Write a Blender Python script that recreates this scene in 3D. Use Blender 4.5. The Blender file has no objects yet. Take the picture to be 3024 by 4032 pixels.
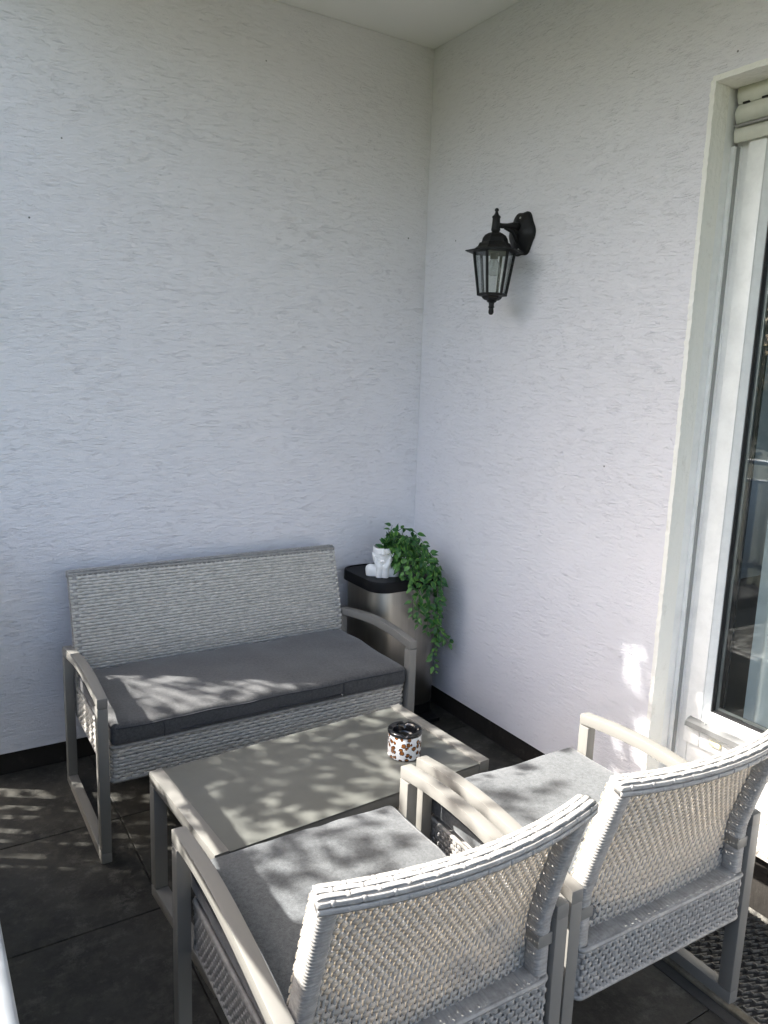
import bpy, bmesh, math, random
import numpy as np
from mathutils import Vector, Matrix, noise as mnoise
R = math.radians
scene = bpy.context.scene
col = scene.collection
rng = np.random.default_rng(7)
random.seed(7)

# ------------------------------------------------------------------ camera
CAM = Vector((-1.8949, -2.745, 1.40))
yaw, pit, rol = R(32.3122), R(-10.185), R(2.0367)
fw = Vector((math.sin(yaw)*math.cos(pit), math.cos(yaw)*math.cos(pit), math.sin(pit)))
rt = Vector((math.cos(yaw), -math.sin(yaw), 0)); up = rt.cross(fw)
r2 = rt*math.cos(rol) + up*math.sin(rol); u2 = -rt*math.sin(rol) + up*math.cos(rol)
cd = bpy.data.cameras.new('camera'); cam = bpy.data.objects.new('camera', cd); col.objects.link(cam)
M = Matrix((r2, u2, -fw)).transposed().to_4x4(); M.translation = CAM
cam.matrix_world = M
cd.sensor_fit = 'VERTICAL'; cd.sensor_height = 36; cd.lens = 3038/4032*36
cd.clip_start = 0.02; cd.clip_end = 3000
scene.camera = cam

# ------------------------------------------------------------------ light
SUN = Vector((.88, -.57, -1)).normalized()          # direction the light travels
elev = math.asin(-SUN.z); az = math.atan2(-SUN.x, -SUN.y)
world = bpy.data.worlds.new('World'); scene.world = world; world.use_nodes = True
wn = world.node_tree.nodes; wl = world.node_tree.links
sky = wn.new('ShaderNodeTexSky'); sky.sky_type = 'NISHITA'; sky.sun_disc = False
sky.sun_elevation = elev; sky.sun_rotation = az; sky.air_density = 1.0; sky.dust_density = 3.5; sky.ozone_density = .35
wn['Background'].inputs[1].default_value = 0.125
wl.new(sky.outputs[0], wn['Background'].inputs[0])
sd = bpy.data.lights.new('sun', 'SUN'); sd.energy = 4.0; sd.angle = R(.53); sd.color = (1, .965, .91)
so = bpy.data.objects.new('sun', sd); col.objects.link(so)
so.rotation_euler = SUN.to_track_quat('-Z', 'Y').to_euler(); so.location = (-8, 5, 10)
scene.view_settings.view_transform = 'Standard'; scene.view_settings.look = 'None'
scene.view_settings.gamma = 1; scene.view_settings.exposure = 2.35
scene.render.engine = 'CYCLES'
scene.cycles.caustics_reflective = False; scene.cycles.caustics_refractive = False; scene.cycles.max_bounces = 10; scene.cycles.diffuse_bounces = 6; scene.cycles.transparent_max_bounces = 16

# ------------------------------------------------------------------ materials
class N:
    """small node-tree helper"""
    def __init__(s, name):
        s.m = bpy.data.materials.new(name); s.m.use_nodes = True
        s.t = s.m.node_tree; s.b = s.t.nodes['Principled BSDF']; s.out = s.t.nodes['Material Output']
    def n(s, typ, **kw):
        x = s.t.nodes.new('ShaderNode'+typ)
        for k, v in kw.items():
            if k.startswith('_'): setattr(x, k[1:], v)
            else: x.inputs[k.replace('__', ' ')].default_value = v
        return x
    def l(s, a, b): s.t.links.new(a, b)
    def coords(s, kind='Object', scale=(1, 1, 1), rot=(0, 0, 0)):
        tc = s.n('TexCoord'); mp = s.n('Mapping'); mp.inputs['Scale'].default_value = scale; mp.inputs['Rotation'].default_value = rot
        s.l(tc.outputs[kind], mp.inputs[0]); return mp.outputs[0]
    def noise(s, vec, scale, detail=3, rough=.5, dist=0):
        x = s.n('TexNoise', Scale=scale, Detail=detail, Roughness=rough, Distortion=dist); s.l(vec, x.inputs['Vector']); return x.outputs['Fac']
    def ramp(s, fac, stops):
        x = s.n('ValToRGB'); e = x.color_ramp.elements
        while len(e) < len(stops): e.new(.5)
        for el, (p, c) in zip(e, stops):
            el.position = p; el.color = (c, c, c, 1) if not isinstance(c, tuple) else (*c, 1)
        s.l(fac, x.inputs[0]); return x.outputs[0]
    def math(s, op, a, b=None, clamp=False):
        x = s.n('Math', _operation=op); x.use_clamp = clamp
        for i, v in enumerate((a, b)):
            if v is None: continue
            if isinstance(v, (int, float)): x.inputs[i].default_value = v
            else: s.l(v, x.inputs[i])
        return x.outputs[0]
    def mix(s, fac, a, b, blend='MIX'):
        x = s.n('Mix', _data_type='RGBA', _blend_type=blend)
        for sock, v in ((x.inputs[0], fac), (x.inputs[6], a), (x.inputs[7], b)):
            if isinstance(v, tuple): sock.default_value = (*v, 1)
            elif isinstance(v, (int, float)): sock.default_value = v
            else: s.l(v, sock)
        return x.outputs[2]
    def bump(s, h, strength, dist=.002, normal=None):
        x = s.n('Bump', Strength=strength, Distance=dist); s.l(h, x.inputs['Height'])
        if normal is not None: s.l(normal, x.inputs['Normal'])
        s.l(x.outputs[0], s.b.inputs['Normal']); return x.outputs[0]
    def base(s, c, rough=.6, metal=0, spec=None):
        if isinstance(c, tuple): s.b.inputs['Base Color'].default_value = (*c, 1)
        else: s.l(c, s.b.inputs['Base Color'])
        if isinstance(rough, (int, float)): s.b.inputs['Roughness'].default_value = rough
        else: s.l(rough, s.b.inputs['Roughness'])
        s.b.inputs['Metallic'].default_value = metal
        if spec is not None: s.b.inputs['Specular IOR Level'].default_value = spec
        return s.m

def plaster(name, c1, c2, along):
    """scratch render: horizontal gouges; `along` is the wall's horizontal axis in object space"""
    k = N(name)
    sc = (1, 1, 1)
    if along == 'x': st = (9, 9, 70); st2 = (22, 22, 150)
    else: st = (9, 9, 70); st2 = (22, 22, 150)
    v0 = k.coords('Object')
    warp = k.n('TexNoise', Scale=5, Detail=2); k.l(v0, warp.inputs['Vector'])
    vm = k.n('VectorMath', _operation='MULTIPLY_ADD'); vm.inputs[1].default_value = (.010, .010, .006)
    k.l(warp.outputs['Color'], vm.inputs[0]); k.l(v0, vm.inputs[2])
    def mapped(s_):
        mp = k.n('Mapping'); mp.inputs['Scale'].default_value = s_; k.l(vm.outputs[0], mp.inputs[0]); return mp.outputs[0]
    n1 = k.noise(mapped((8, 8, 66)), 1.0, 2, .5)
    g1 = k.ramp(k.math('ABSOLUTE', k.math('SUBTRACT', n1, .52)), [(0, 1), (.010, .9), (.022, 0)])     # long gouges
    n2 = k.noise(mapped((17, 17, 105)), 1.0, 2, .55)
    g2 = k.ramp(k.math('ABSOLUTE', k.math('SUBTRACT', n2, .5)), [(0, 1), (.013, .9), (.026, 0)])      # short gouges
    n3 = k.noise(mapped((26, 26, 92)), 1.0, 4, .62)
    n4 = k.noise(mapped((210, 210, 260)), 1.0, 2, .6)
    msk = k.ramp(k.noise(mapped((30, 30, 55)), 1.0, 2, .6), [(.50, 0), (.58, 1)])
    msk2 = k.ramp(k.noise(mapped((17, 17, 40)), 1.0, 2, .6), [(.50, 0), (.57, 1)])
    dens = k.ramp(k.noise(v0, 3.2, 3, .6), [(.32, .35), (.54, 1)])
    gA = k.math('MULTIPLY', k.math('MULTIPLY', g1, msk2), dens)
    gB = k.math('MULTIPLY', k.math('MULTIPLY', g2, msk), dens)
    h = k.math('SUBTRACT', 1.0, k.math('MULTIPLY', gA, .48))
    h = k.math('SUBTRACT', h, k.math('MULTIPLY', gB, .36))
    h = k.math('ADD', h, k.math('MULTIPLY', n3, 1.15))
    h = k.math('ADD', h, k.math('MULTIPLY', n4, .42))
    k.bump(h, .80, .0046)
    big = k.noise(v0, 1.1, 2, .5)
    colr = k.mix(k.ramp(big, [(.3, 0), (.7, 1)]), c1, c2)
    groove_shade = k.math('MULTIPLY', k.math('MAXIMUM', gA, gB), .012)  # occlusion shade inside the gouges, painted as a darker colour
    colr = k.mix(groove_shade, colr, (.33, .325, .33))
    vo = k.n('TexVoronoi', Scale=6.0); k.l(v0, vo.inputs['Vector'])
    sp = k.ramp(vo.outputs['Distance'], [(.014, 1), (.022, 0)])
    colr = k.mix(k.math('MULTIPLY', sp, .85), colr, (.05, .05, .045))
    return k.base(colr, .92, 0, .2)

MAT = {}
MAT['plaster_a'] = plaster('scratch_plaster_a', (.768, .752, .778), (.783, .766, .788), 'x')
MAT['plaster_b'] = plaster('scratch_plaster_b', (.768, .752, .778), (.783, .766, .788), 'y')

def rough_paint(name, c, c2, sc, bump, dist=.003, rough=.8):
    k = N(name); v = k.coords('Object'); n = k.noise(v, sc, 5, .6)
    vs = k.coords('Object', (60, 60, 12)); ns = k.noise(vs, 1, 4, .6)
    k.bump(k.math('ADD', n, k.math('MULTIPLY', ns, .8)), bump, dist)
    d = k.ramp(k.noise(v, 11, 6, .75), [(.58, 0), (.72, 1)])
    return k.base(k.mix(k.math('MULTIPLY', d, .6), c, c2), rough, 0, .25)
MAT['reveal'] = rough_paint('reveal_paint', (.88, .865, .81), (.64, .61, .55), 34, .8, .006)
MAT['plinth'] = rough_paint('plinth_concrete', (.024, .021, .018), (.075, .066, .054), 25, .9, .004, .9)
k = N('ceiling_paint'); v = k.coords('Object'); k.bump(k.noise(v, 160, 4, .6), .25, .001)
MAT['ceiling'] = k.base(k.mix(k.ramp(k.noise(v, 2, 3), [(.3, 0), (.7, 1)]), (.80, .80, .775), (.84, .835, .80)), .9, 0, .2)

# taupe powder coated metal
k = N('taupe_powder_coat'); v = k.coords('Object'); k.bump(k.noise(v, 500, 2), .06, .0004)
sc_ = k.ramp(k.noise(v, 18, 6, .75), [(.62, 0), (.78, 1)])
MAT['taupe'] = k.base(k.mix(k.math('MULTIPLY', sc_, .25), (.186, .180, .164), (.235, .228, .208)), .40, 0, .4)
# opaque grey green glass table top
k = N('frosted_table_glass'); v = k.coords('Object'); k.bump(k.noise(v, 900, 2), .05, .0002)
sm = k.ramp(k.noise(v, 7, 6, .7), [(.45, .36), (.7, .5)])
MAT['tableglass'] = k.base(k.mix(k.ramp(k.noise(v, 5, 5, .7), [(.4, 0), (.75, 1)]), (.106, .109, .098), (.123, .126, .114)), sm, 0, .5)
# heather fabric
def fabric(name, dark, light):
    k = N(name); v = k.coords('Object'); va = k.coords('Object', (420, 900, 420)); vb = k.coords('Object', (900, 420, 900))
    f = k.math('MULTIPLY', k.math('ADD', k.noise(va, 1, 2, .6), k.noise(vb, 1, 2, .6)), .5)
    g = k.noise(v, 120, 4, .7)
    fac = k.math('ADD', k.math('MULTIPLY', f, .55), k.math('MULTIPLY', g, .45))
    c = k.mix(k.ramp(fac, [(.36, 0), (.62, 1)]), dark, light)
    k.bump(fac, .55, .0016)
    k.b.inputs['Sheen Weight'].default_value = .25
    return k.base(c, .95, 0, .1)
MAT['fabric_sofa'] = fabric('charcoal_heather_fabric', (.040, .0405, .0415), (.094, .095, .096))
MAT['fabric'] = fabric('grey_heather_fabric', (.046, .050, .053), (.125, .132, .137))
k = N('dark_piping'); MAT['piping'] = k.base((.05, .052, .058), .9, 0, .1)
k = N('zip_metal'); MAT['zip'] = k.base((.35, .35, .34), .35, 1)

def wicker(name, c1, c2, transl):
    k = N(name); v = k.coords('Object', (60, 60, 60)); n1 = k.noise(v, 1, 4, .65)
    v2 = k.coords('Object', (26, 26, 700)); n2 = k.noise(v2, 1, 3, .6)
    fac = k.math('ADD', k.math('MULTIPLY', n1, .6), k.math('MULTIPLY', n2, .4))
    c = k.mix(k.ramp(fac, [(.38, 0), (.62, 1)]), c1, c2)
    k.bump(k.math('ADD', n2, n1), .3, .0012)
    k.base(c, .5, 0, .35)
    tr = k.n('BsdfTranslucent'); k.l(k.mix(1.0, c, (1, .93, .82), 'MULTIPLY'), tr.inputs[0])
    mx = k.n('MixShader'); mx.inputs[0].default_value = transl
    k.l(k.b.outputs[0], mx.inputs[1]); k.l(tr.outputs[0], mx.inputs[2]); k.l(mx.outputs[0], k.out.inputs[0])
    return k.m
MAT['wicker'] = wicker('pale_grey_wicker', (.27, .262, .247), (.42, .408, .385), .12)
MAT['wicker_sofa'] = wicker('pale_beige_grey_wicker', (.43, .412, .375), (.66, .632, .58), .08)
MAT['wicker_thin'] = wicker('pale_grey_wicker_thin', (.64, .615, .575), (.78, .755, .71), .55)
k = N('wicker_stake'); MAT['stake'] = k.base((.42, .405, .38), .6)
k = N('shaft_shade'); MAT['dark_under'] = k.base((.03, .03, .03), .9)  # dark tone standing in for the shade below the grate

# slate floor tile
k = N('slate_tile'); v = k.coords('Object'); oi = k.n('ObjectInfo')
vv = k.n('VectorMath', _operation='ADD'); k.l(v, vv.inputs[0])
vs = k.n('VectorMath', _operation='SCALE'); vs.inputs[0].default_value = (31, 17, 5); k.l(oi.outputs['Random'], vs.inputs['Scale']); k.l(vs.outputs[0], vv.inputs[1])
a = k.noise(vv.outputs[0], 5, 7, .7); b_ = k.noise(vv.outputs[0], 28, 6, .7); c_ = k.noise(vv.outputs[0], 13, 8, .8)
cc = k.mix(k.ramp(a, [(.38, 0), (.60, 1)]), (.011, .011, .0095), (.036, .0345, .029))
cc = k.mix(k.ramp(b_, [(.47, 0), (.66, .8)]), cc, (.060, .057, .048))
cc = k.mix(k.ramp(c_, [(.53, 0), (.66, .85)]), cc, (.088, .084, .072))
k.bump(k.math('ADD', k.math('MULTIPLY', b_, .7), k.math('MULTIPLY', a, 1.2)), .5, .004)
MAT['slate'] = k.base(cc, k.ramp(b_, [(.3, .5), (.7, .75)]), 0, .35)
k = N('dark_grout'); v = k.coords('Object'); MAT['grout'] = k.base(k.mix(k.noise(v, 30, 5, .7), (.012, .012, .011), (.035, .033, .03)), .95)
k = N('dark_stone_strip'); v = k.coords('Object'); MAT['darkstrip'] = k.base(k.mix(k.noise(v, 40, 5, .7), (.02, .02, .019), (.055, .052, .048)), .8)
k = N('weathered_angle_steel'); v = k.coords('Object'); MAT['angle'] = k.base(k.mix(k.ramp(k.noise(v, 22, 6, .75), [(.35, 0), (.65, 1)]), (.10, .085, .06), (.24, .21, .155)), .75, .2)
k = N('grate_steel'); v = k.coords('Object'); MAT['grate'] = k.base(k.mix(k.ramp(k.noise(v, 60, 4, .7), [(.4, 0), (.65, 1)]), (.10, .095, .085), (.30, .285, .25)), .55, .5)
k = N('granite_sill'); v = k.coords('Object'); g1 = k.noise(v, 150, 3, .7); g2 = k.noise(v, 90, 2, .5)
gc = k.mix(k.ramp(g1, [(.44, 0), (.5, 1)]), (.16, .14, .12), (.55, .50, .43)); gc = k.mix(k.ramp(g2, [(.52, 0), (.6, .8)]), gc, (.66, .63, .58))
MAT['granite'] = k.base(gc, .45)

def simple(name, c, rough=.5, metal=0, spec=None, bump=0, bs=200, bd=.0005):
    k = N(name); v = k.coords('Object')
    n = k.noise(v, 14, 5, .7)
    c2 = tuple(min(1, x*.86) for x in c)
    m = k.base(k.mix(k.ramp(n, [(.42, 0), (.75, 1)]), c, c2), rough, metal, spec)
    if bump: k.bump(k.noise(v, bs, 3), bump, bd)
    return m
MAT['upvc'] = simple('white_upvc', (.86, .86, .84), .32, 0, .5, .05, 90)
MAT['gasket'] = simple('black_rubber', (.012, .012, .013), .6)
MAT['spacer'] = simple('spacer_bar', (.42, .44, .43), .4, .6)
MAT['alu'] = simple('aluminium', (.30, .30, .295), .4, .7)
MAT['cap'] = simple('yellowed_cap', (.72, .66, .42), .5)
MAT['shutter'] = simple('shutter_slat', (.60, .60, .52), .5, 0, .4)
MAT['slot_shade'] = simple('slot_shade_grey', (.36, .36, .34), .95)  # flat grey painting the shaded slot of the guide rail
MAT['slot'] = simple('dark_slot', (.01, .01, .01), .8)
MAT['lampblack'] = simple('black_cast_metal', (.006, .0062, .0065), .5, 0, .3, .2, 260, .001)
MAT['plastic'] = simple('black_plastic', (.005, .0052, .006), .5, 0, .16, .08, 400)
MAT['ceramic'] = simple('white_matt_ceramic', (.80, .80, .785), .42, 0, .5)
MAT['soil'] = simple('dark_soil', (.012, .01, .008), .95)
MAT['gloss_black'] = simple('gloss_black_glaze', (.006, .006, .007), .07, 0, .6)
MAT['stem'] = simple('plant_stem', (.018, .05, .02), .6)
MAT['galv'] = None
k = N('galvanised_steel'); v = k.coords('Object'); gv = k.noise(v, 26, 5, .65)
k.bump(k.noise(v, 12, 4, .6), .35, .004)
MAT['galv'] = k.base(k.mix(gv, (.46, .50, .54), (.66, .70, .74)), k.ramp(gv, [(.3, .28), (.7, .48)]), .8)
MAT['panel'] = simple('railing_panel', (.42, .43, .44), .55)
# brushed steel with fine embossed twill
k = N('embossed_steel'); v = k.coords('Object', (1, 1, 1), (0, R(35), 0))
w = k.n('TexWave', Scale=95, Distortion=0); w.wave_type = 'BANDS'; w.bands_direction = 'Z'; k.l(v, w.inputs['Vector'])
vst = k.coords('Object', (40, 40, 1.2)); n = k.noise(vst, 1, 3, .6)
k.bump(k.math('ADD', w.outputs['Fac'], k.math('MULTIPLY', n, .6)), .22, .001)
k.b.inputs['Anisotropic'].default_value = .5
MAT['steel'] = k.base(k.mix(n, (.22, .21, .19), (.36, .345, .31)), .32, 1)
# glass: fresnel mix of clear and mirror
def glass(name, tint, refl=1.0, ior=1.5):
    k = N(name); k.t.nodes.remove(k.b)
    tr = k.n('BsdfTransparent'); tr.inputs[0].default_value = (*tint, 1)
    gl = k.n('BsdfGlossy'); gl.inputs['Roughness'].default_value = .015
    lw = k.n('LayerWeight', Blend=.5); mx = k.n('MixShader')
    fr = k.math('ADD', .042, k.math('MULTIPLY', .958, k.math('POWER', lw.outputs['Facing'], 5.0)))
    k.l(k.math('MULTIPLY', fr, refl, True), mx.inputs[0]); k.l(tr.outputs[0], mx.inputs[1]); k.l(gl.outputs[0], mx.inputs[2]); k.l(mx.outputs[0], k.out.inputs[0])
    return k.m
MAT['doorglass'] = glass('door_glass', (.965, .98, .975), 1.0)
MAT['lampglass'] = glass('lantern_glass', (.90, .92, .92), 1.3)
MAT['bulbglass'] = glass('bulb_glass', (.93, .94, .93), 2.2)
# leopard print
k = N('leopard_print'); tc = k.n('TexCoord'); sx = k.n('SeparateXYZ'); k.l(tc.outputs['Object'], sx.inputs[0])
ang = k.math('MULTIPLY', k.math('ARCTAN2', sx.outputs[1], sx.outputs[0]), .0465)
cb = k.n('CombineXYZ'); k.l(ang, cb.inputs[0]); k.l(sx.outputs[2], cb.inputs[1])
wn_ = k.n('TexNoise', Scale=110, Detail=2); k.l(cb.outputs[0], wn_.inputs['Vector'])
vm = k.n('VectorMath', _operation='MULTIPLY_ADD'); vm.inputs[1].default_value = (.006, .006, 0); k.l(wn_.outputs['Color'], vm.inputs[0]); k.l(cb.outputs[0], vm.inputs[2])
vo = k.n('TexVoronoi', Scale=62, Randomness=.85); vo.voronoi_dimensions = '2D'; k.l(vm.outputs[0], vo.inputs['Vector'])
cs = k.n('SeparateColor'); k.l(vo.outputs['Color'], cs.inputs[0])
size = k.math('ADD', k.math('MULTIPLY', cs.outputs[0], .16), .20)
d = vo.outputs['Distance']
blk = k.math('LESS_THAN', d, k.math('ADD', size, .10)); brn = k.math('LESS_THAN', d, k.math('SUBTRACT', size, .02))
ng = k.noise(cb.outputs[0], 150, 1, .5); gap = k.math('GREATER_THAN', ng, .38)
ring = k.math('MULTIPLY', blk, k.math('MAXIMUM', gap, brn))
c = k.mix(ring, (.80, .80, .80), (.012, .011, .012)); c = k.mix(brn, c, (.21, .075, .018))
MAT['leopard'] = k.base(c, .18, 0, .5)
# leaf: dark green, paler margin; leaf lies in its own local xy plane (y along)
k = N('artificial_leaf'); tc = k.n('TexCoord'); sx = k.n('SeparateXYZ'); k.l(tc.outputs['Generated'], sx.inputs[0]); oi = k.n('ObjectInfo')
edge = k.math('MULTIPLY', k.math('ABSOLUTE', k.math('SUBTRACT', sx.outputs[0], .5)), 2)
nz = k.noise(tc.outputs['Generated'], 3, 3, .6)
marg = k.ramp(k.math('ADD', edge, k.math('MULTIPLY', k.math('SUBTRACT', nz, .5), .5)), [(.45, 0), (.85, 1)])
dk = k.mix(oi.outputs['Random'], (.018, .080, .022), (.046, .160, .032)); lt = k.mix(oi.outputs['Random'], (.08, .22, .055), (.28, .46, .075))
c = k.mix(k.math('MULTIPLY', marg, .8), dk, lt)
k.base(c, .45, 0, .4)
tr = k.n('BsdfTranslucent'); k.l(c, tr.inputs[0]); mx = k.n('MixShader'); mx.inputs[0].default_value = .2
k.l(k.b.outputs[0], mx.inputs[1]); k.l(tr.outputs[0], mx.inputs[2]); k.l(mx.outputs[0], k.out.inputs[0])
MAT['leaf'] = k.m
k = N('artificial_leaf_mass'); v = k.coords('Object'); c = k.mix(k.ramp(k.noise(v, 60, 3, .6), [(.35, 0), (.68, 1)]), (.020, .088, .024), (.13, .28, .055)); k.base(c, .45, 0, .4); MAT['leaf_mass'] = k.m
k = N('tree_leaves'); v = k.coords('Object'); c = k.mix(k.ramp(k.noise(v, 2.5, 3), [(.35, 0), (.65, 1)]), (.035, .075, .018), (.09, .14, .035))
k.base(c, .55, 0, .3); tr = k.n('BsdfTranslucent'); k.l(c, tr.inputs[0]); mx = k.n('MixShader'); mx.inputs[0].default_value = .3
k.l(k.b.outputs[0], mx.inputs[1]); k.l(tr.outputs[0], mx.inputs[2]); k.l(mx.outputs[0], k.out.inputs[0]); MAT['treeleaf'] = k.m
k = N('bark'); v = k.coords('Object', (14, 14, 3)); n = k.noise(v, 1, 5, .7); k.bump(n, .8, .02); MAT['bark'] = k.base(k.mix(n, (.05, .04, .03), (.13, .11, .09)), .9)
k = N('lawn'); v = k.coords('Object'); MAT['lawn'] = k.base(k.mix(k.noise(v, 1.5, 6, .7), (.028, .036, .018), (.055, .06, .034)), .95)
k = N('curtain_cloth'); v = k.coords('Object', (900, 900, 900)); k.bump(k.noise(v, 1, 2), .1, .0005)
k.base((.84, .86, .86), .9, 0, .1); tr = k.n('BsdfTranslucent'); tr.inputs[0].default_value = (.66, .69, .69, 1); mx = k.n('MixShader'); mx.inputs[0].default_value = .3
k.l(k.b.outputs[0], mx.inputs[1]); k.l(tr.outputs[0], mx.inputs[2]); k.l(mx.outputs[0], k.out.inputs[0]); MAT['curtain'] = k.m
MAT['room'] = simple('room_paint', (.62, .62, .60), .9)
MAT['roomfloor'] = simple('room_floor', (.16, .11, .07), .5)

# ------------------------------------------------------------------ mesh helpers
def link(name, mesh, material=None, parent=None):
    o = bpy.data.objects.new(name, mesh); col.objects.link(o)
    if material: mesh.materials.append(MAT[material] if isinstance(material, str) else material)
    if parent: o.parent = parent
    return o
def tag(o, label=None, cat=None, group=None, kind=None):
    if label: o['label'] = label
    if cat: o['category'] = cat
    if group: o['group'] = group
    if kind: o['kind'] = kind
    return o
def empty(name, loc=(0, 0, 0), rz=0):
    o = bpy.data.objects.new(name, None); col.objects.link(o); o.location = loc; o.rotation_euler = (0, 0, rz)
    o.empty_display_size = .05; return o
class MB:
    def __init__(s): s.v = []; s.f = []; s.n = 0
    def add(s, V, F):
        V = np.asarray(V, float).reshape(-1, 3); s.v.append(V)
        s.f.extend([tuple(int(i)+s.n for i in f) for f in F]); s.n += len(V)
    def addq(s, V, Q):
        V = np.asarray(V, float).reshape(-1, 3); s.v.append(V); s.f.extend((np.asarray(Q)+s.n).tolist()); s.n += len(V)
    def box(s, x0, x1, y0, y1, z0, z1):
        V = [(x, y, z) for x in (x0, x1) for y in (y0, y1) for z in (z0, z1)]
        s.add(V, [(0, 1, 3, 2), (4, 6, 7, 5), (0, 4, 5, 1), (2, 3, 7, 6), (0, 2, 6, 4), (1, 5, 7, 3)])
    def tube(s, path, rad, n=8, caps=True):
        """round tube along a 3-d path; rad scalar or list"""
        P = [Vector(p) for p in path]; V = []; prev = None
        for i, p in enumerate(P):
            t = (P[min(i+1, len(P)-1)]-P[max(i-1, 0)])
            t = t.normalized() if t.length > 1e-9 else Vector((0, 0, 1))
            if prev is None: a = t.orthogonal().normalized()
            else:
                a = prev - t*prev.dot(t); a = a.normalized() if a.length > 1e-6 else t.orthogonal().normalized()
            prev = a; b = t.cross(a); r = rad[i] if hasattr(rad, '__len__') else rad
            for j in range(n):
                q = 2*math.pi*j/n; V.append(p+a*(r*math.cos(q))+b*(r*math.sin(q)))
        F = []
        for i in range(len(P)-1):
            for j in range(n):
                F.append((i*n+j, i*n+(j+1) % n, (i+1)*n+(j+1) % n, (i+1)*n+j))
        if caps: F.append(tuple(range(n-1, -1, -1))); F.append(tuple((len(P)-1)*n+j for j in range(n)))
        s.add([tuple(v) for v in V], F)
    def sweep(s, secs, caps=True, closed=True):
        """secs: list of rings (k,3)"""
        k_ = len(secs[0]); V = np.concatenate([np.asarray(x, float) for x in secs]); F = []
        for i in range(len(secs)-1):
            for j in range(k_ if closed else k_-1):
                F.append((i*k_+j, i*k_+(j+1) % k_, (i+1)*k_+(j+1) % k_, (i+1)*k_+j))
        if caps: F.append(tuple(range(k_-1, -1, -1))); F.append(tuple((len(secs)-1)*k_+j for j in range(k_)))
        s.add(V, F)
    def lathe(s, prof, n=32, c=(0, 0, 0), caps=False):
        secs = [[(c[0]+r*math.cos(2*math.pi*j/n), c[1]+r*math.sin(2*math.pi*j/n), c[2]+z) for j in range(n)] for r, z in prof]
        s.sweep(secs, caps)
    def mesh(s, name, smooth=False):
        me = bpy.data.meshes.new(name)
        V = np.concatenate(s.v) if s.v else np.zeros((0, 3))
        tot = np.array([len(f) for f in s.f], np.int32); st = np.concatenate([[0], np.cumsum(tot)[:-1]]).astype(np.int32)
        li = np.fromiter((i for f in s.f for i in f), np.int32)
        me.vertices.add(len(V)); me.vertices.foreach_set('co', V.ravel().astype(np.float32))
        me.loops.add(len(li)); me.loops.foreach_set('vertex_index', li)
        me.polygons.add(len(tot)); me.polygons.foreach_set('loop_start', st); me.polygons.foreach_set('loop_total', tot)
        me.update(calc_edges=True); me.validate()
        me.polygons.foreach_set('use_smooth', np.full(len(me.polygons), bool(smooth)))
        return me
    def build(s, name, material, parent=None, smooth=False, bevel=0, seg=2, auto=None):
        me = s.mesh(name, smooth)
        bm = bmesh.new(); bm.from_mesh(me)
        if bevel:
            ed = [e for e in bm.edges if len(e.link_faces) == 2 and e.calc_face_angle(0) > .6]
            bmesh.ops.bevel(bm, geom=ed, offset=bevel, segments=seg, affect='EDGES', profile=.6, clamp_overlap=True)
        if len(bm.faces) < 60000: bmesh.ops.recalc_face_normals(bm, faces=bm.faces)
        bm.to_mesh(me); bm.free()
        if auto is not None: me.polygons.foreach_set('use_smooth', np.ones(len(me.polygons), bool)); me.set_sharp_from_angle(angle=R(auto))
        return link(name, me, material, parent)
def box(name, dims, material, parent=None, bevel=.002, seg=2):
    b = MB(); b.box(*dims); return b.build(name, material, parent, bevel=bevel, seg=seg, auto=40 if bevel else None)
def rounded(lx, ly, r, n=6, cx=0, cy=0):
    """rounded rectangle outline, counter clockwise"""
    P = []
    for sx, sy, a0 in ((1, 1, 0), (-1, 1, 90), (-1, -1, 180), (1, -1, 270)):
        for i in range(n+1):
            a = R(a0+90*i/n); P.append((cx+sx*(lx/2-r)+r*math.cos(a), cy+sy*(ly/2-r)+r*math.sin(a)))
    return P

# ------------------------------------------------------------------ setting
H = 2.669; XE = -1.83; ZP = .073
gr = MB(); gr.box(-600, 600, -600, 600, -1.6, -1.5)
tag(gr.build('ground', 'lawn'), kind='structure')
fl = MB(); fl.box(-1.94, .30, -4.6, .30, -.30, -.012)
floor = tag(fl.build('floor', 'grout'), kind='structure')
PX, PY = .486, .47
xs = [-1.385 + i*PX for i in range(-1, 3)]; ys = [-.455 - i*PY for i in range(-1, 9)]
tile_mesh = {}
for i in range(-1, 3):
    for j in range(-1, 9):
        x0 = max(-1.385+i*PX, -1.93); x1 = min(-1.385+(i+1)*PX, -.001)
        y1 = min(-.455-(j-1)*PY, -.001); y0 = max(-.455-j*PY, -4.6)
        if y1-y0 < .03 or x1-x0 < .03: continue
        if i == 2 and y1 < -1.3:
            continue                                     # light shaft with grate in front of the door
        key = (round(x1-x0, 3), round(y1-y0, 3))
        if key not in tile_mesh:
            b = MB(); b.box(.0016, x1-x0-.0016, .0016, y1-y0-.0016, -.02, 0)
            o = b.build('tile', 'slate', floor, bevel=.0015, seg=1, auto=30); tile_mesh[key] = o.data
        else: o = link('tile', tile_mesh[key], None, floor)
        o.location = (x0, y0, random.uniform(-.0008, .0008)); o.rotation_euler = (random.uniform(-.001, .001), random.uniform(-.001, .001), 0)
# tile cut around shaft
for (x0, x1, y0, y1) in ((-.4114, -.002, -1.669, -1.397),):
    b = MB(); b.box(0, x1-x0, 0, y1-y0, -.02, 0); o = b.build('tile', 'slate', floor, bevel=.0015, seg=1, auto=30); o.location = (x0, y0, 0)
for n_, x0, x1, m_, z in (('border_strip', -.4114, -.378, 'darkstrip', -.002), ('border_strip', -.376, -.356, 'angle', .004)):
    b = MB(); b.box(x0, x1, -4.5, -1.671, -.02, z); b.build(n_, m_, floor, bevel=.0015, seg=1, auto=30)
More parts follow.
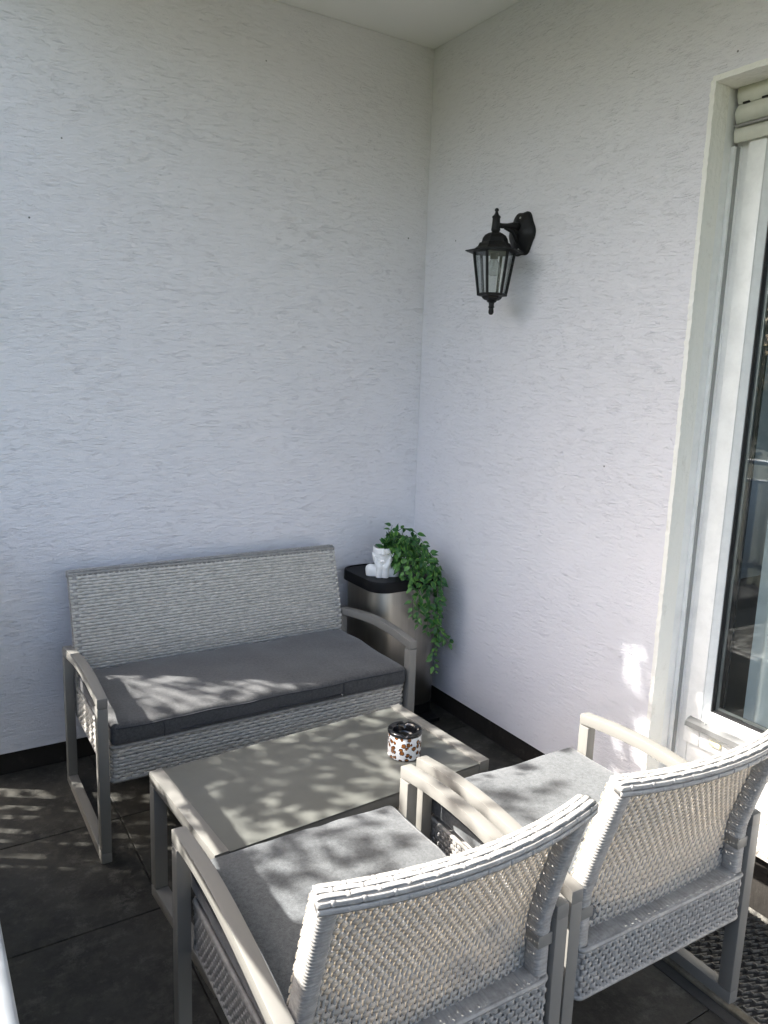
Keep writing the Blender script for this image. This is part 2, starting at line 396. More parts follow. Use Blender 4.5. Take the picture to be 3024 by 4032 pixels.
# soffit
b = MB(); b.box(XE, .30, -4.6, .30, H, H+.22); tag(b.build('ceiling', 'ceiling'), kind='structure')

# walls
wa = empty('wall', (0, 0, 0)); tag(wa, 'pale lavender scratch-plaster wall behind the wicker sofa', 'wall')
b = MB(); b.box(XE, .25, 0, .25, ZP, H-.001); b.build('render_coat', 'plaster_a', wa)
b = MB(); b.box(XE+.01, .25, .014, .25, -.012, ZP-.001); b.build('plinth', 'plinth', wa)
wb = empty('wall', (0, -.7, 0)); tag(wb, 'pale lavender scratch-plaster wall carrying the black lantern and the door', 'wall')
DY0, DY1, DZ0, DZ1 = -2.40, -1.311, .18, 2.195
b = MB()
for (y0, y1, z0, z1) in ((DY1, -.0005, ZP, H-.001), (DY0, DY1, DZ1, H-.001), (-4.6, DY0, ZP, H-.001)):
    b.box(0, .30, y0+.7, y1+.7, z0, z1)
b.build('render_coat', 'plaster_b', wb)
b = MB(); b.box(.016, .30, DY1+.7, -.0005+.7, -.012, ZP-.001); b.box(.016, .30, -4.6+.7, DY0+.7, -.012, ZP-.001); b.build('plinth', 'plinth', wb)
def rough_strip(name, P, Q, w_dir, width, n, parent, amp, seed):
    """painted reveal: an uneven coat along P->Q, width along w_dir, standing proud unevenly"""
    rs = random.Random(seed); P = Vector(P); Q = Vector(Q); w = Vector(w_dir); nn = (Q-P).normalized().cross(w)
    secs = []
    for i in range(n+1):
        c = P.lerp(Q, i/n); e = amp*mnoise.noise(Vector((i*.11, seed, 0)))*.5; f = amp*.9*mnoise.noise(Vector((i*2.3, seed+5, 0)))
        t = .004+abs(f)
        secs.append([tuple(c+w*(-.004+e+f)+nn*t), tuple(c+w*(.006+e)+nn*(t+.002)), tuple(c+w*width+nn*t), tuple(c+w*width-nn*.01), tuple(c+w*(-.004+e+f)-nn*.01)])
    m = MB(); m.sweep(secs); return m.build(name, 'reveal', parent, auto=50)
dy = .7
rough_strip('reveal', (0, DY1+dy, .05), (0, DY1+dy, DZ1), (1, 0, 0), .058, 300, wb, .004, 1)
rough_strip('reveal', (0, DY0+dy, DZ1), (0, DY1+dy, DZ1), (1, 0, 0), .09, 60, wb, .006, 2)
# rough margin painted on the face beside the opening
# door -----------------------------------------------------------------
dr = empty('balcony_door', (.12, -1.85, DZ0)); tag(dr, 'white plastic balcony door with a tall glass pane', 'door')
def dbox(name, x0, x1, y0, y1, z0, z1, m='upvc', par=dr, bev=.003):
    o = box(name, (x0-.12, x1-.12, y0+1.85, y1+1.85, z0-DZ0, z1-DZ0), m, None, bev); o.parent = par; return o
FZ0 = .19
fr_l = dbox('door_frame', .122, .19, -1.366, -1.3165, FZ0, 2.19)
dbox('frame_bead', .117, .1225, -1.3345, -1.3165, FZ0, 2.05)
dbox('door_frame', .122, .19, DY0, DY0+.05, FZ0, 2.19)
dbox('door_frame', .122, .19, DY0+.051, -1.367, 2.13, 2.19)
dbox('door_frame', .122, .19, DY0+.051, -1.367, FZ0, .312)
sash = (-1.362, -2.345)
dbox('door_sash', .104, .185, -1.416, -1.3625, .314, 2.125, bev=.006)
dbox('door_sash', .104, .185, -2.345, -2.29, .314, 2.125, bev=.006)
dbox('door_sash', .1045, .185, -2.289, -1.417, .314, .412, bev=.006)
dbox('door_sash', .1045, .185, -2.289, -1.417, 2.06, 2.125, bev=.006)
# sloped glazing bead
for (y0, y1, side) in ((-1.43, -1.4165, 'l'),):
    m = MB(); V = []
    secs = []
    for z in (.412, 2.06): secs.append([(.108-.12, -1.4165+1.85, z-DZ0), (.128-.12, -1.4285+1.85, z-DZ0), (.150-.12, -1.4285+1.85, z-DZ0), (.150-.12, -1.4165+1.85, z-DZ0)])
    m.sweep(secs); m.build('glazing_bead', 'upvc', dr)
m = MB(); secs = []
for y in (-2.289, -1.417): secs.append([(.108-.12, y+1.85, .4125-DZ0), (.128-.12, y+1.85, .428-DZ0), (.150-.12, y+1.85, .428-DZ0), (.150-.12, y+1.85, .4125-DZ0)])
m.sweep(secs); m.build('glazing_bead', 'upvc', dr)
dbox('gasket', .131, .149, -1.4325, -1.429, .4285, 2.06, 'gasket', bev=.0008)
dbox('gasket', .131, .149, -2.289, -1.433, .4285, .433, 'gasket', bev=.0008)
dbox('gasket', .1555, .165, -1.452, -1.4395, .443, 2.06, 'gasket', bev=.0008)
dbox('spacer_bar', .150, .155, -1.4395, -1.4305, .4335, 2.06, 'spacer', bev=.0006)
dbox('spacer_bar', .150, .155, -2.289, -1.4396, .4335, .441, 'spacer', bev=.0006)
gp = dbox('glass_pane', .1425, .1485, -2.2885, -1.4335, .4335, 2.0595, 'doorglass', bev=0)
dbox('glass_pane', .166, .172, -2.2885, -1.4395, .4335, 2.0595, 'doorglass', bev=0)
m = MB(); secs = []
for y in (-2.28, -1.384): secs.append([(x-.12, y+1.85, z-DZ0) for x, z in ((.1035, .402), (.092, .400), (.080, .393), (.078, .378), (.081, .376), (.084, .388), (.1035, .388))])
m.sweep(secs); wbar = m.build('weather_bar', 'alu', dr)
m = MB(); secs = []
for y in (-1.3838, -1.3815): secs.append([(x-.12, y+1.85, z-DZ0) for x, z in ((.1035, .403), (.091, .401), (.0785, .393), (.077, .377), (.1035, .377))])
m.sweep(secs); m.build('end_cap', 'spacer', wbar)
for yy in (-1.44, -1.75, -2.1):
    m = MB(); m.lathe([(0, .0022), (.003, .0018), (.0035, 0)], 10, (.0925-.12, yy+1.85, .4025-DZ0)); m.build('screw', 'zip', wbar, True)
m = MB(); m.box(.0945-.12, .1048-.12, -1.493+1.85, -1.455+1.85, .342-DZ0, .356-DZ0); m.build('drain_cap', 'cap', dr, bevel=.003, auto=40)
# sill
si = empty('door_sill', (.05, -1.86, .12)); tag(si, 'speckled granite sill below the balcony door', 'sill')
b = MB(); b.box(-.07, .14, DY0+1.862, DY1+1.858, .04, .069); b.build('slab', 'granite', si, bevel=.003, auto=40)
b = MB(); b.box(-.035, .14, DY0+1.862, DY1+1.858, -.019, .039); b.build('upstand', 'plinth', si)
b = MB(); b.box(-.062, .14, DY0+1.862, DY1+1.858, -.118, -.02); b.build('footing', 'plinth', si, bevel=.004, auto=40)

# roller shutter ----------------------------------------------------------
rs = empty('roller_shutter', (.09, -1.85, 2.05)); tag(rs, 'cream roller shutter rolled up at the top of the door opening', 'shutter')
def slat(z0, z1, bulge, name, mt='shutter'):
    secs = []
    for y in (-2.39, -1.329):
        ring = []
        for i in range(9):
            a = i/8; ring.append((-.004-bulge*math.sin(math.pi*a)+.004, y+1.85, z0+(z1-z0)*a-2.05))
        for i in range(9):
            a = 1-i/8; ring.append((.008, y+1.85, z0+(z1-z0)*a-2.05))
        secs.append(ring)
    m = MB(); m.sweep(secs); return m.build(name, mt, rs, auto=50)
s1 = slat(2.149, 2.199, .010, 'slat'); s2 = slat(2.100, 2.1475, .011, 'slat')
slat(2.052, 2.098, .007, 'end_bar')
b = MB(); b.box(-.017, .006, -2.38+1.85, -1.335+1.85, 2.0865-2.05, 2.0925-2.05); b.build('end_bar_lip', 'alu', rs, bevel=.001, auto=40)
for q in range(16):
    y = -1.345-q*.055
    b = MB(); b.box(-.006, .003, y-.018+1.85, y+1.85, 2.1465-2.05, 2.1508-2.05); b.build('vent_slot', 'slot', s1)
for (y0, y1) in ((-1.3165, -1.3115), (-2.3995, -2.394)):
    b = MB(); b.box(.058-.09, .1032-.09, y0+1.85, y1+1.85, FZ0-2.05, 2.19-2.05)
    ya, yb = (y0-.012, y0) if y0 > -2 else (y1, y1+.012)
    b.box(.094-.09, .1032-.09, ya+.0002+1.85, yb-.0002+1.85, FZ0-2.05, 2.045-2.05)
    gd = b.build('guide_rail', 'upvc', rs, bevel=.001, auto=40)
    b = MB(); b.box(.1036-.09, .1165-.09, ya-.002+1.85, yb+1.85, FZ0-2.05, 2.045-2.05); b.build('slot_shade_strip', 'slot_shade', gd)  # grey strip added to paint the shade in the guide-rail slot
# room behind the glass
ro = MB()
ro.box(.31, 3.2, -4.0, -3.95, -.2, 2.6); ro.box(.31, 3.2, .1, .15, -.2, 2.6); ro.box(3.2, 3.25, -4, .15, -.2, .9); ro.box(3.2, 3.25, -4, .15, 2.2, 2.6); ro.box(3.2, 3.25, -4, -3.0, .9, 2.2); ro.box(3.2, 3.25, -.6, .15, .9, 2.2); ro.box(.31, 3.25, -4, .15, 2.6, 2.66)  # unseen window opening added in the far wall to brighten the room
tag(ro.build('room_walls', 'room'), kind='structure')
b = MB(); b.box(.19, 3.25, -4, .15, .10, .18); tag(b.build('room_floor', 'roomfloor'), kind='structure')
cu = MB(); pts = []
for i in range(160):
    y = -1.452-i*.005; pts.append((.255+.022*math.sin(i*.42)+.012*math.sin(i*.17+1), y+1.85))
secs = []
for z, q in ((.20, 1.0), (.9, .95), (1.6, .9), (2.3, .8)):
    secs.append([(x if True else 0, y-(2.3-z)*.0, z) for x, y in pts])
cu.sweep(secs, caps=False, closed=False)
o = cu.build('curtain', 'curtain', None, True); o.location = (0, -1.85, 0); tag(o, 'pale pleated curtain hanging behind the door glass', 'curtain')

# grate ------------------------------------------------------------------
ga = empty('floor_grate', (-.18, -2.2, 0)); tag(ga, 'dark expanded-metal grate in the floor before the door', 'grate')
m = MB(); dx, dyy = .0185, .034
x_min, x_max, y_min, y_max = -.354, -.012, -3.0, -1.675
def bar(p, q, w, z0, z1):
    p = Vector((*p, 0)); q = Vector((*q, 0)); t = (q-p).normalized(); n = Vector((-t.y, t.x, 0))*w/2
    V = [p-n, p+n, q+n, q-n]
    m.add([(v.x+.18, v.y+2.2, z0) for v in V]+[(v.x+.18, v.y+2.2, z1) for v in V], [(0, 1, 5, 4), (1, 2, 6, 5), (2, 3, 7, 6), (3, 0, 4, 7), (4, 5, 6, 7), (3, 2, 1, 0)])
nx_ = int((x_max-x_min)/dx); ny_ = int((y_max-y_min)/dyy)
for i in range(nx_):
    for j in range(ny_):
        x = x_min+i*dx; y = y_max-(j+.5*(i % 2))*dyy
        if y-dyy < y_min: continue
        xa = x+dx
        # short bond + diagonal legs of each diamond
        bar((x, y), (x+.0002, y-dyy*.30), .0030, -.007, -.0005)
        bar((x, y-dyy*.30), (xa, y-dyy*.5), .0016, -.007, -.0015+.001*((i*7+j*3) % 3)); bar((x, y), (xa, y-dyy*.5+dyy*.30), .0016, -.007, -.001)
g = m.build('mesh_web', 'grate', ga); g['kind'] = 'stuff'
for (x0, x1, y0, y1) in ((-.3555, -.350, -3.0, -1.672), (-.014, -.008, -3.0, -1.672), (-.3495, -.0145, -1.6765, -1.672)):
    box('edge_bar', (x0+.18, x1+.18, y0+2.2, y1+2.2, -.03, .002), 'grate', ga, .001)
box('shaft_shade_sheet', (-.3495+.18, -.0145+.18, -.8, 2.2-1.677, -.0118, -.0112), 'dark_under', ga, 0)  # dark sheet painting the shade inside the shaft

# railing ----------------------------------------------------------------
ra = empty('balcony_railing', (-1.88, -2.3, 0)); tag(ra, 'galvanised balcony railing with a flat handrail, at the lower left edge', 'railing')
m = MB(); secs = []
for i in range(61):
    y = -.02-i*4.5/60
    secs.append([(-1.8805+1.88+px, y+2.3, .9825+pz) for px, pz in rounded(.052, .025, .009, 4)])
m.sweep(secs); m.build('handrail', 'galv', ra, auto=40)
box('infill_panel', (-.006, .006, -2.2, 2.3-.464, .04, .885), 'panel', ra, .002)
for y in (-.464, -1.7, -3.0, -4.3): box('post', (-.032, -.007, y-.02+2.3, y+.02+2.3, -.1, .969), 'galv', ra, .003)
for z in (.06, .875): box('cross_bar', (-.008, .008, 2.3-.443, 2.3-.01, z-.010, z+.010), 'galv', ra, .003)
for y0, w_ in ((.03, .05), (.115, .028), (.175, .055), (.262, .03), (.318, .048), (.40, .03)): box('baluster', (-.005, .005, 2.3-y0-w_, 2.3-y0, .071, .864), 'galv', ra, .002)

# ------------------------------------------------------------------ woven seats
D = .5245; T = .0291
def frames(path):
    """arclength table of a closed/open 2-d polyline"""
    P = np.array(path); d = np.r_[0, np.cumsum(np.hypot(*(P[1:]-P[:-1]).T))]; return P, d
def strand_rows(mb, pos, L, ts, pitch, w, th, amp, duty=0., jitter=.0006, seg=4, flip=1, seed=0, closed=False):
    """horizontal strands; pos(s array, t) -> points, normals, tdir.  Wavy in and out along s."""
    rr = np.random.default_rng(seed)
    n = max(8, int(L/pitch*seg)); s = np.linspace(0, L, n+1)
    for i, t in enumerate(ts):
        P, Nn, Td = pos(s, t+rr.normal(0, jitter))
        ph = 2*np.pi*(s/pitch+.5*(i % 2))+rr.normal(0, .12)
        c = np.cos(ph); off = amp*(c if duty == 0 else np.clip(c*1.6+duty, -1, 1))*flip
        tilt = (rr.normal(0, .0004, len(s)))[:, None]
        C = P+Nn*off[:, None]+Td*tilt
        ww = w*(1+.08*np.sin(ph+1.0))[:, None]/2
        ring = np.stack([C+Td*ww, C+Td*ww*.55+Nn*th*.5, C-Td*ww*.55+Nn*th*.5, C-Td*ww, C-Nn*th*.5], 1)   # n+1,5,3
        k_ = 5; idx = np.arange(n)[:, None]*k_+np.arange(k_)[None]; idn = np.arange(n)[:, None]*k_+(np.arange(k_)[None]+1) % k_
        Q = np.stack([idx, idn, idn+k_, idx+k_], -1).reshape(-1, 4)
        mb.addq(ring.reshape(-1, 3), Q)
def stakes(mb, pos, ss, t0, t1, w, th, nt=10):
    t = np.linspace(t0, t1, nt)
    for s_ in ss:
        A = [pos(np.array([s_, s_+.001]), x) for x in t]
        P = np.array([a[0][0] for a in A]); Nn = np.array([a[1][0] for a in A]); Sd = np.array([(a[0][1]-a[0][0])/.001 for a in A])
        ring = np.stack([P+Sd*w/2, P+Nn*th/2, P-Sd*w/2, P-Nn*th/2], 1)
        k_ = 4; n = nt-1; idx = np.arange(n)[:, None]*k_+np.arange(k_)[None]; idn = np.arange(n)[:, None]*k_+(np.arange(k_)[None]+1) % k_
        mb.addq(ring.reshape(-1, 3), np.stack([idx, idn, idn+k_, idx+k_], -1).reshape(-1, 4))
def wrapped(mb, path, a_dir, wa_, wb_, pitch, amp, r=.008):
    """rectangular-rounded bar wrapped in thin strand: rings of raised turns along path"""
    P = [Vector(p) for p in path]; L = [0]
    for i in range(1, len(P)): L.append(L[-1]+(P[i]-P[i-1]).length)
    n = int(L[-1]/pitch); sub = 4; secs = []; base = rounded(wa_, wb_, min(r, wa_*.45, wb_*.45), 3)
    for i in range(n*sub+1):
        s_ = L[-1]*i/(n*sub); j = max(q for q in range(len(L)) if L[q] <= s_+1e-9); j = min(j, len(L)-2)
        f = (s_-L[j])/(L[j+1]-L[j]); c = P[j].lerp(P[j+1], f); t = (P[j+1]-P[j]).normalized()
        a = Vector(a_dir); a = (a-t*a.dot(t)).normalized(); b2 = t.cross(a)
        ph = (i % sub)/sub; g = amp*(math.sin(math.pi*ph)**.6 if ph > 0 else 0)+random.uniform(0, .0003)
        sk = .25*pitch
        secs.append([tuple(c+a*(x*(1+g/(wa_/2)))+b2*(y*(1+g/(wb_/2)))+t*sk*math.sin(q*.7)) for q, (x, y) in enumerate(base)])
    mb.sweep(secs)
def back_y(z): return -.497-.075*max(0, (z-.45)/.26)**1.15
def lounge(name, W, bulge, pitch, rowp, label, cat, group=None):
    root = empty(name); tag(root, label, cat, group)
    # metal frame
    for x0 in (0, W-T):
        x1 = x0+T
        for y0, y1, zt in ((-.034, 0, .4675), (-D, -D+.034, .4505)):
            box('leg', (x0, x1, y0, y1, .0325, zt), 'taupe', root, .003)
        box('base_bar', (x0, x1, -D, 0, 0, .032), 'taupe', root, .003)
        secs = []
        for i in range(25):
            u = i/24; y = -D*u; zt = .497-.019*u+.030*math.sin(math.pi*u)**1.0*(1-.35*u)
            secs.append([(x0, y, zt-.029), (x1, y, zt-.029), (x1, y, zt), (x0, y, zt)])
        m = MB(); m.sweep(secs); m.build('armrest', 'taupe', root, bevel=.003, auto=35)
    # seat base: dark core, woven skirt round it
    ax0, ax1, ay0, ay1 = T+.007, W-T-.007, -D-.002, -.013
    core = box('seat_base', (ax0+.007, ax1-.007, ay0+.007, ay1-.007, .245, .327), 'stake', root, 0)
    loop = rounded(ax1-ax0-.006, ay1-ay0-.006, .012, 4, (ax0+ax1)/2, (ay0+ay1)/2); loop.append(loop[0])
    Pp, dd = frames(loop); Lp = dd[-1]
    tx = np.gradient(Pp[:, 0], dd+np.arange(len(dd))*1e-9); ty = np.gradient(Pp[:, 1], dd+np.arange(len(dd))*1e-9)
    def pos(s, t):
        x = np.interp(s, dd, Pp[:, 0]); y = np.interp(s, dd, Pp[:, 1]); a = np.interp(s, dd, tx); b = np.interp(s, dd, ty); l = np.hypot(a, b)+1e-9
        P = np.stack([x, y, np.full_like(x, t)], 1); Nn = np.stack([b/l, -a/l, 0*x], 1); Td = np.tile([0, 0, 1.], (len(x), 1)); return P, Nn, Td
    pt = Lp/round(Lp/pitch)
    m = MB(); zs = np.arange(.240, .336, rowp); strand_rows(m, pos, Lp, zs, pt, rowp*.97, .0034, .0026, .35, seed=3)
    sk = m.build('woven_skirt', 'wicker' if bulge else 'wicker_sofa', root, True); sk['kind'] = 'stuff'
    m = MB(); stakes(m, pos, np.arange(pt/4, Lp, pt/2), .235, .337, .007, .004, 4); st = m.build('skirt_stakes', 'wicker', root, True); st['kind'] = 'stuff'
    m = MB(); m.tube([(x, y, .2355) for x, y in loop], .0055, 6, False); m.build('lower_rim', 'wicker', root, True)
    m = MB(); m.tube([(x, y, .3385) for x, y in loop], .0058, 6, False); m.build('upper_rim', 'wicker', root, True)
    # rear ledge under the backrest
    m = MB(); wrapped(m, [(ax0+.02, -D+.026, .336), (ax1-.02, -D+.026, .336)], (0, 1, 0), .052, .016, .0085, .0012, .006); m.build('rear_ledge', 'wicker', root, True)
    # backrest
    bx0, bx1 = T+.004, W-T-.004; zt = .712
    hw = (bx1-bx0)/2; xc = (bx0+bx1)/2
    def bl(x, z): return bulge*(1-((x-xc)/hw)**2)*(.35+.65*np.clip((z-.34)/.37, 0, 1))
    zz = np.linspace(.30, zt, 60); yy = np.array([back_y(z) for z in zz]); tl = np.r_[0, np.cumsum(np.hypot(np.diff(zz), np.diff(yy)))]
    def pos2(s, t):
        z = np.interp(t, tl, zz); z2 = np.interp(t+.004, tl, zz); z1 = np.interp(t-.004, tl, zz)
        f = lambda q, x: np.interp(q, zz, yy)-bl(x, q)
        x = bx0+s; P = np.stack([x, f(z, x)+.017, np.full_like(x, z)], 1)
        Td = np.stack([0*x, f(z2, x)-f(z1, x), np.full_like(x, z2-z1)], 1); Td /= np.linalg.norm(Td, axis=1)[:, None]
        Sd = np.stack([np.ones_like(x), (f(z, x+.002)-f(z, x-.002))/.004, 0*x], 1); Sd /= np.linalg.norm(Sd, axis=1)[:, None]
        Nn = -np.cross(Sd, Td); return P, Nn, Td
    Lb = bx1-bx0; pt = Lb/round(Lb/pitch)
    bk = MB(); strand_rows(bk, pos2, Lb, np.arange(.03, tl[-1]-.010, rowp), pt, rowp*(1.08 if bulge else 1.0), .0026 if bulge else .0032, .0018 if bulge else .0021, .25 if bulge == 0 else 0, jitter=.0003, seed=11, flip=1)
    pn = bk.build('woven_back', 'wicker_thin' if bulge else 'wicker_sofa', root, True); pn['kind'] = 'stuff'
    m = MB(); stakes(m, pos2, np.arange(pt/4, Lb, pt/2), .02, tl[-1]-.004, .0068 if bulge else .007, .0016, 14); st = m.build('back_stakes', 'stake' if bulge else 'wicker_sofa', root, True); st['kind'] = 'stuff'
    for xx in (bx0+.015, bx1-.015):
        m = MB(); wrapped(m, [(xx, back_y(z)-.002, z) for z in np.linspace(.245, zt-.012, 24)], (1, 0, 0), .030, .038, .0072, .0010, .010)
        u = m.build('back_upright', 'wicker', root, True)
        b = MB(); zb = .415; sgn = 1 if xx < W/2 else -1
        b.box(xx-.0165, xx+.0165, back_y(zb)-.0225, back_y(zb)+.014, zb-.012, zb+.012); b.build('bracket_plate', 'taupe', u, bevel=.001, auto=40)
        b = MB(); b.lathe([(0, .004), (.004, .003), (.0055, 0), (.0055, -.002)], 12); s_ = b.build('bolt', 'zip', u, True); s_.location = (xx-sgn*.0165, back_y(zb)-.004, zb); s_.rotation_euler = (0, -sgn*R(90), 0)
    # top rail: core, lengthways strands and cross wraps
    px = np.linspace(bx0-.002, bx1+.002, 40); rail = [Vector((x, float(np.interp(zt-.006, zz, yy)-bl(x, zt))-.002, zt-.006)) for x in px]
    m = MB(); secs = []
    for i, c in enumerate(rail):
        t = (rail[min(i+1, 39)]-rail[max(i-1, 0)]).normalized(); a = Vector((-t.y, t.x, 0))
        secs.append([tuple(c+a*u_+Vector((0, 0, v_))) for u_, v_ in rounded(.034, .022, .008, 3)])
    m.sweep(secs); tr = m.build('top_rail', 'wicker', root, True)
    m = MB(); L = [0]
    for i in range(1, 40): L.append(L[-1]+(rail[i]-rail[i-1]).length)
    def at(s_):
        j = min(max(q for q in range(40) if L[q] <= s_+1e-9), 38); f = (s_-L[j])/(L[j+1]-L[j]); t = (rail[j+1]-rail[j]).normalized()
        return rail[j].lerp(rail[j+1], f), t, Vector((-t.y, t.x, 0))
    wp = L[-1]/round(L[-1]/.043)
    lanes = [(-.0105, .0108, 0, 1), (0, .0114, 0, 1), (.0105, .0108, 0, 1), (-.0172, .0035, 1, 0), (-.0172, -.007, 1, 0), (.0172, .0035, 1, 0), (.0172, -.007, 1, 0)]
    ns = int(L[-1]/.006)
    for q, (la, lz, side, vert) in enumerate(lanes):
        secs = []
        for i in range(ns+1):
            s_ = L[-1]*i/ns; c, t, a = at(s_); ph = s_/wp+.5*(q % 2); o_ = .0013*(1-2*max(0, math.cos(2*math.pi*ph))**6)
            if vert: cc_ = c+a*la+Vector((0, 0, lz+o_)); e1 = a*.0054; e2 = Vector((0, 0, .0011))
            else: cc_ = c+a*(la+math.copysign(o_, la))+Vector((0, 0, lz)); e1 = Vector((0, 0, .0052)); e2 = a*.0011
            secs.append([tuple(cc_+e1), tuple(cc_+e1*.5+e2), tuple(cc_-e1*.5+e2), tuple(cc_-e1), tuple(cc_-e1*.5-e2), tuple(cc_+e1*.5-e2)])
        m.sweep(secs)
    ln = m.build('rail_strands', 'wicker', tr, True); ln['kind'] = 'stuff'
    for i in range(int(round(L[-1]/wp))):
        for q, (la, lz, side, vert) in enumerate(lanes):
            s_ = (i+(0 if q % 2 == 0 else .5))*wp
            if s_ < .004 or s_ > L[-1]-.004: continue
            c, t, a = at(s_); mm = MB()
            if vert: cc_ = c+a*la+Vector((0, 0, lz)); e1 = a*.0057; e2 = Vector((0, 0, 1))
            else: cc_ = c+a*la+Vector((0, 0, lz)); e1 = Vector((0, 0, .0056)); e2 = a*math.copysign(1, la)
            secs = []
            for f in (-1, -.4, .4, 1):
                h_ = .0027 if abs(f) < 1 else .0009
                secs.append([tuple(cc_+e1*f+t*.0034+e2*(h_-.0014)), tuple(cc_+e1*f+t*.0018+e2*h_), tuple(cc_+e1*f-t*.0018+e2*h_), tuple(cc_+e1*f-t*.0034+e2*(h_-.0014))])
            m2 = wraps if 'wraps' in locals() and wraps is not None else None
            if m2 is None: wraps = MB(); m2 = wraps
            m2.sweep(secs)
    w_ = wraps.build('rail_wraps', 'wicker', tr, True); w_['kind'] = 'stuff'
    return root
def copy_tree(o, parent=None):
    c = o.copy(); col.objects.link(c); c.parent = parent
    for ch in list(o.children): copy_tree(ch, c)
    return c
def cushion(name, lx, ly, h, mat, label, seed, sag=.0, piping=True):
    """soft box cushion, origin at the centre of its underside"""
    r = .017
    def samp(L, n):
        e = [0, .25*r, .6*r, r]; return np.array([-L/2+x for x in e]+list(np.linspace(-L/2+r, L/2-r, n)[1:-1])+[L/2-x for x in e[::-1]])
    X = samp(lx, int(lx/.022)); Y = samp(ly, int(ly/.022)); Z = np.array([0, .25*r, .6*r, r, h/2, h-r, h-.6*r, h-.25*r, h])
    bm = bmesh.new(); vid = {}
    def V(i, j, k_):
        if (i, j, k_) in vid: return vid[i, j, k_]
        p = Vector((X[i], Y[j], Z[k_])); c = Vector((min(max(p.x, -lx/2+r), lx/2-r), min(max(p.y, -ly/2+r), ly/2-r), min(max(p.z, r), h-r)))
        d_ = p-c
        if d_.length > 1e-9: p = c+d_.normalized()*r
        ux, uy = p.x/(lx/2), p.y/(ly/2); puff = (1-ux**4)*(1-uy**4)
        f = p.z/h
        if f > .4: p.z += f*(.010*puff-sag*math.exp(-(ux*ux*3+uy*uy*3)))
        w1 = mnoise.noise(Vector((p.x*9+seed, p.y*9, p.z*5)))*.0050+mnoise.noise(Vector((p.x*26+seed, p.y*20, p.z*20)))*.0020
        if f > .1: p.z += w1*f
        p.x += mnoise.noise(Vector((p.y*11, p.z*14, seed)))*.0026*(abs(ux) > .9); p.y += mnoise.noise(Vector((p.x*11, p.z*16, seed+3)))*.0045*(abs(uy) > .9)
        vid[i, j, k_] = bm.verts.new(p); return vid[i, j, k_]
    nx, ny, nz = len(X), len(Y), len(Z)
    for i in range(nx-1):
        for j in range(ny-1):
            for k_ in (0, nz-1): bm.faces.new((V(i, j, k_), V(i+1, j, k_), V(i+1, j+1, k_), V(i, j+1, k_)))
    for k_ in range(nz-1):
        for i in range(nx-1):
            for j in (0, ny-1): bm.faces.new((V(i, j, k_), V(i+1, j, k_), V(i+1, j, k_+1), V(i, j, k_+1)))
        for j in range(ny-1):
            for i in (0, nx-1): bm.faces.new((V(i, j, k_), V(i, j+1, k_), V(i, j+1, k_+1), V(i, j, k_+1)))
    kt = nz-3
    loop = [V(i, 0, kt).co.copy() for i in range(3, nx-3)]+[V(nx-1, j, kt).co.copy() for j in range(3, ny-3)]+[V(i, ny-1, kt).co.copy() for i in range(nx-4, 2, -1)]+[V(0, j, kt).co.copy() for j in range(ny-4, 2, -1)]
    loop.append(loop[0]); cen = Vector((0, 0, h*.5))
    bmesh.ops.recalc_face_normals(bm, faces=bm.faces)
    me = bpy.data.meshes.new(name); bm.to_mesh(me); bm.free(); me.polygons.foreach_set('use_smooth', np.ones(len(me.polygons), bool))
    root = link(name, me, mat); tag(root, label, 'cushion', 'grey seat cushions')
    if piping:
        m = MB(); m.tube([p+(Vector((p.x*.0, 0, .0)))+Vector((p.x/abs(p.x) if abs(abs(p.x)-lx/2) < .01 else 0, p.y/abs(p.y) if abs(abs(p.y)-ly/2) < .01 else 0, .6)).normalized()*.0006 for p in loop], .0023, 6, False); m.build('piping', 'piping', root, True)
    return root

sofa = lounge('wicker_sofa', 1.0581, 0, .034, .0105, 'two-seat pale grey wicker sofa standing against the left wall', 'sofa')
sofa.location = (-.4282, -.670, 0); sofa.rotation_euler = (0, 0, math.pi)
chair = lounge('wicker_armchair', .5677, .038, .0182, .0125, 'pale grey wicker armchair nearest the camera, seen from behind', 'armchair', 'wicker armchairs facing the sofa')
chair.location = (-1.4887, -1.3553, 0); chair.rotation_euler = (0, 0, -.0136)
chair2 = copy_tree(chair); chair2['label'] = 'pale grey wicker armchair beside the balcony door, seen from behind'
chair2.location = (-.8944, -1.3466, 0); chair2.rotation_euler = (0, 0, -.0201)

cs = cushion('seat_cushion', .985, .465, .064, 'fabric_sofa', 'long charcoal cushion lying on the sofa seat', 1.3)
cs.location = (-.9572, -.435, .3445)
# zip along the front of the sofa cushion
m = MB(); m.tube([(-.30, -.2338, .016), (-.1, -.2340, .017), (.1, -.2338, .016), (.235, -.234, .017)], .0018, 6); m.build('zip', 'piping', cs, True)
m = MB(); m.tube([(.235, -.2345, .0175), (.237, -.2385, .016), (.2395, -.2375, .008)], [.0022, .0026, .0012], 6); m.build('zip_pull', 'zip', cs, True)
for xx in (-.345, .245):
    m = MB(); m.tube([(xx, -.2332, .006), (xx+.001, -.2338, .030), (xx-.001, -.2332, .052)], .0011, 5); m.build('seam', 'piping', cs, True)
c1 = cushion('seat_cushion', .49, .50, .056, 'fabric', 'grey cushion on the nearest armchair, half in shade', 4.1, .004)
c1.location = (-1.2085, -1.592, .3445); c1.rotation_euler = (0, 0, -.0136)
c2 = cushion('seat_cushion', .49, .50, .056, 'fabric', 'sunlit grey cushion on the armchair beside the door', 8.7, .004)
c2.location = (-.6155, -1.588, .3445); c2.rotation_euler = (0, 0, -.0201)

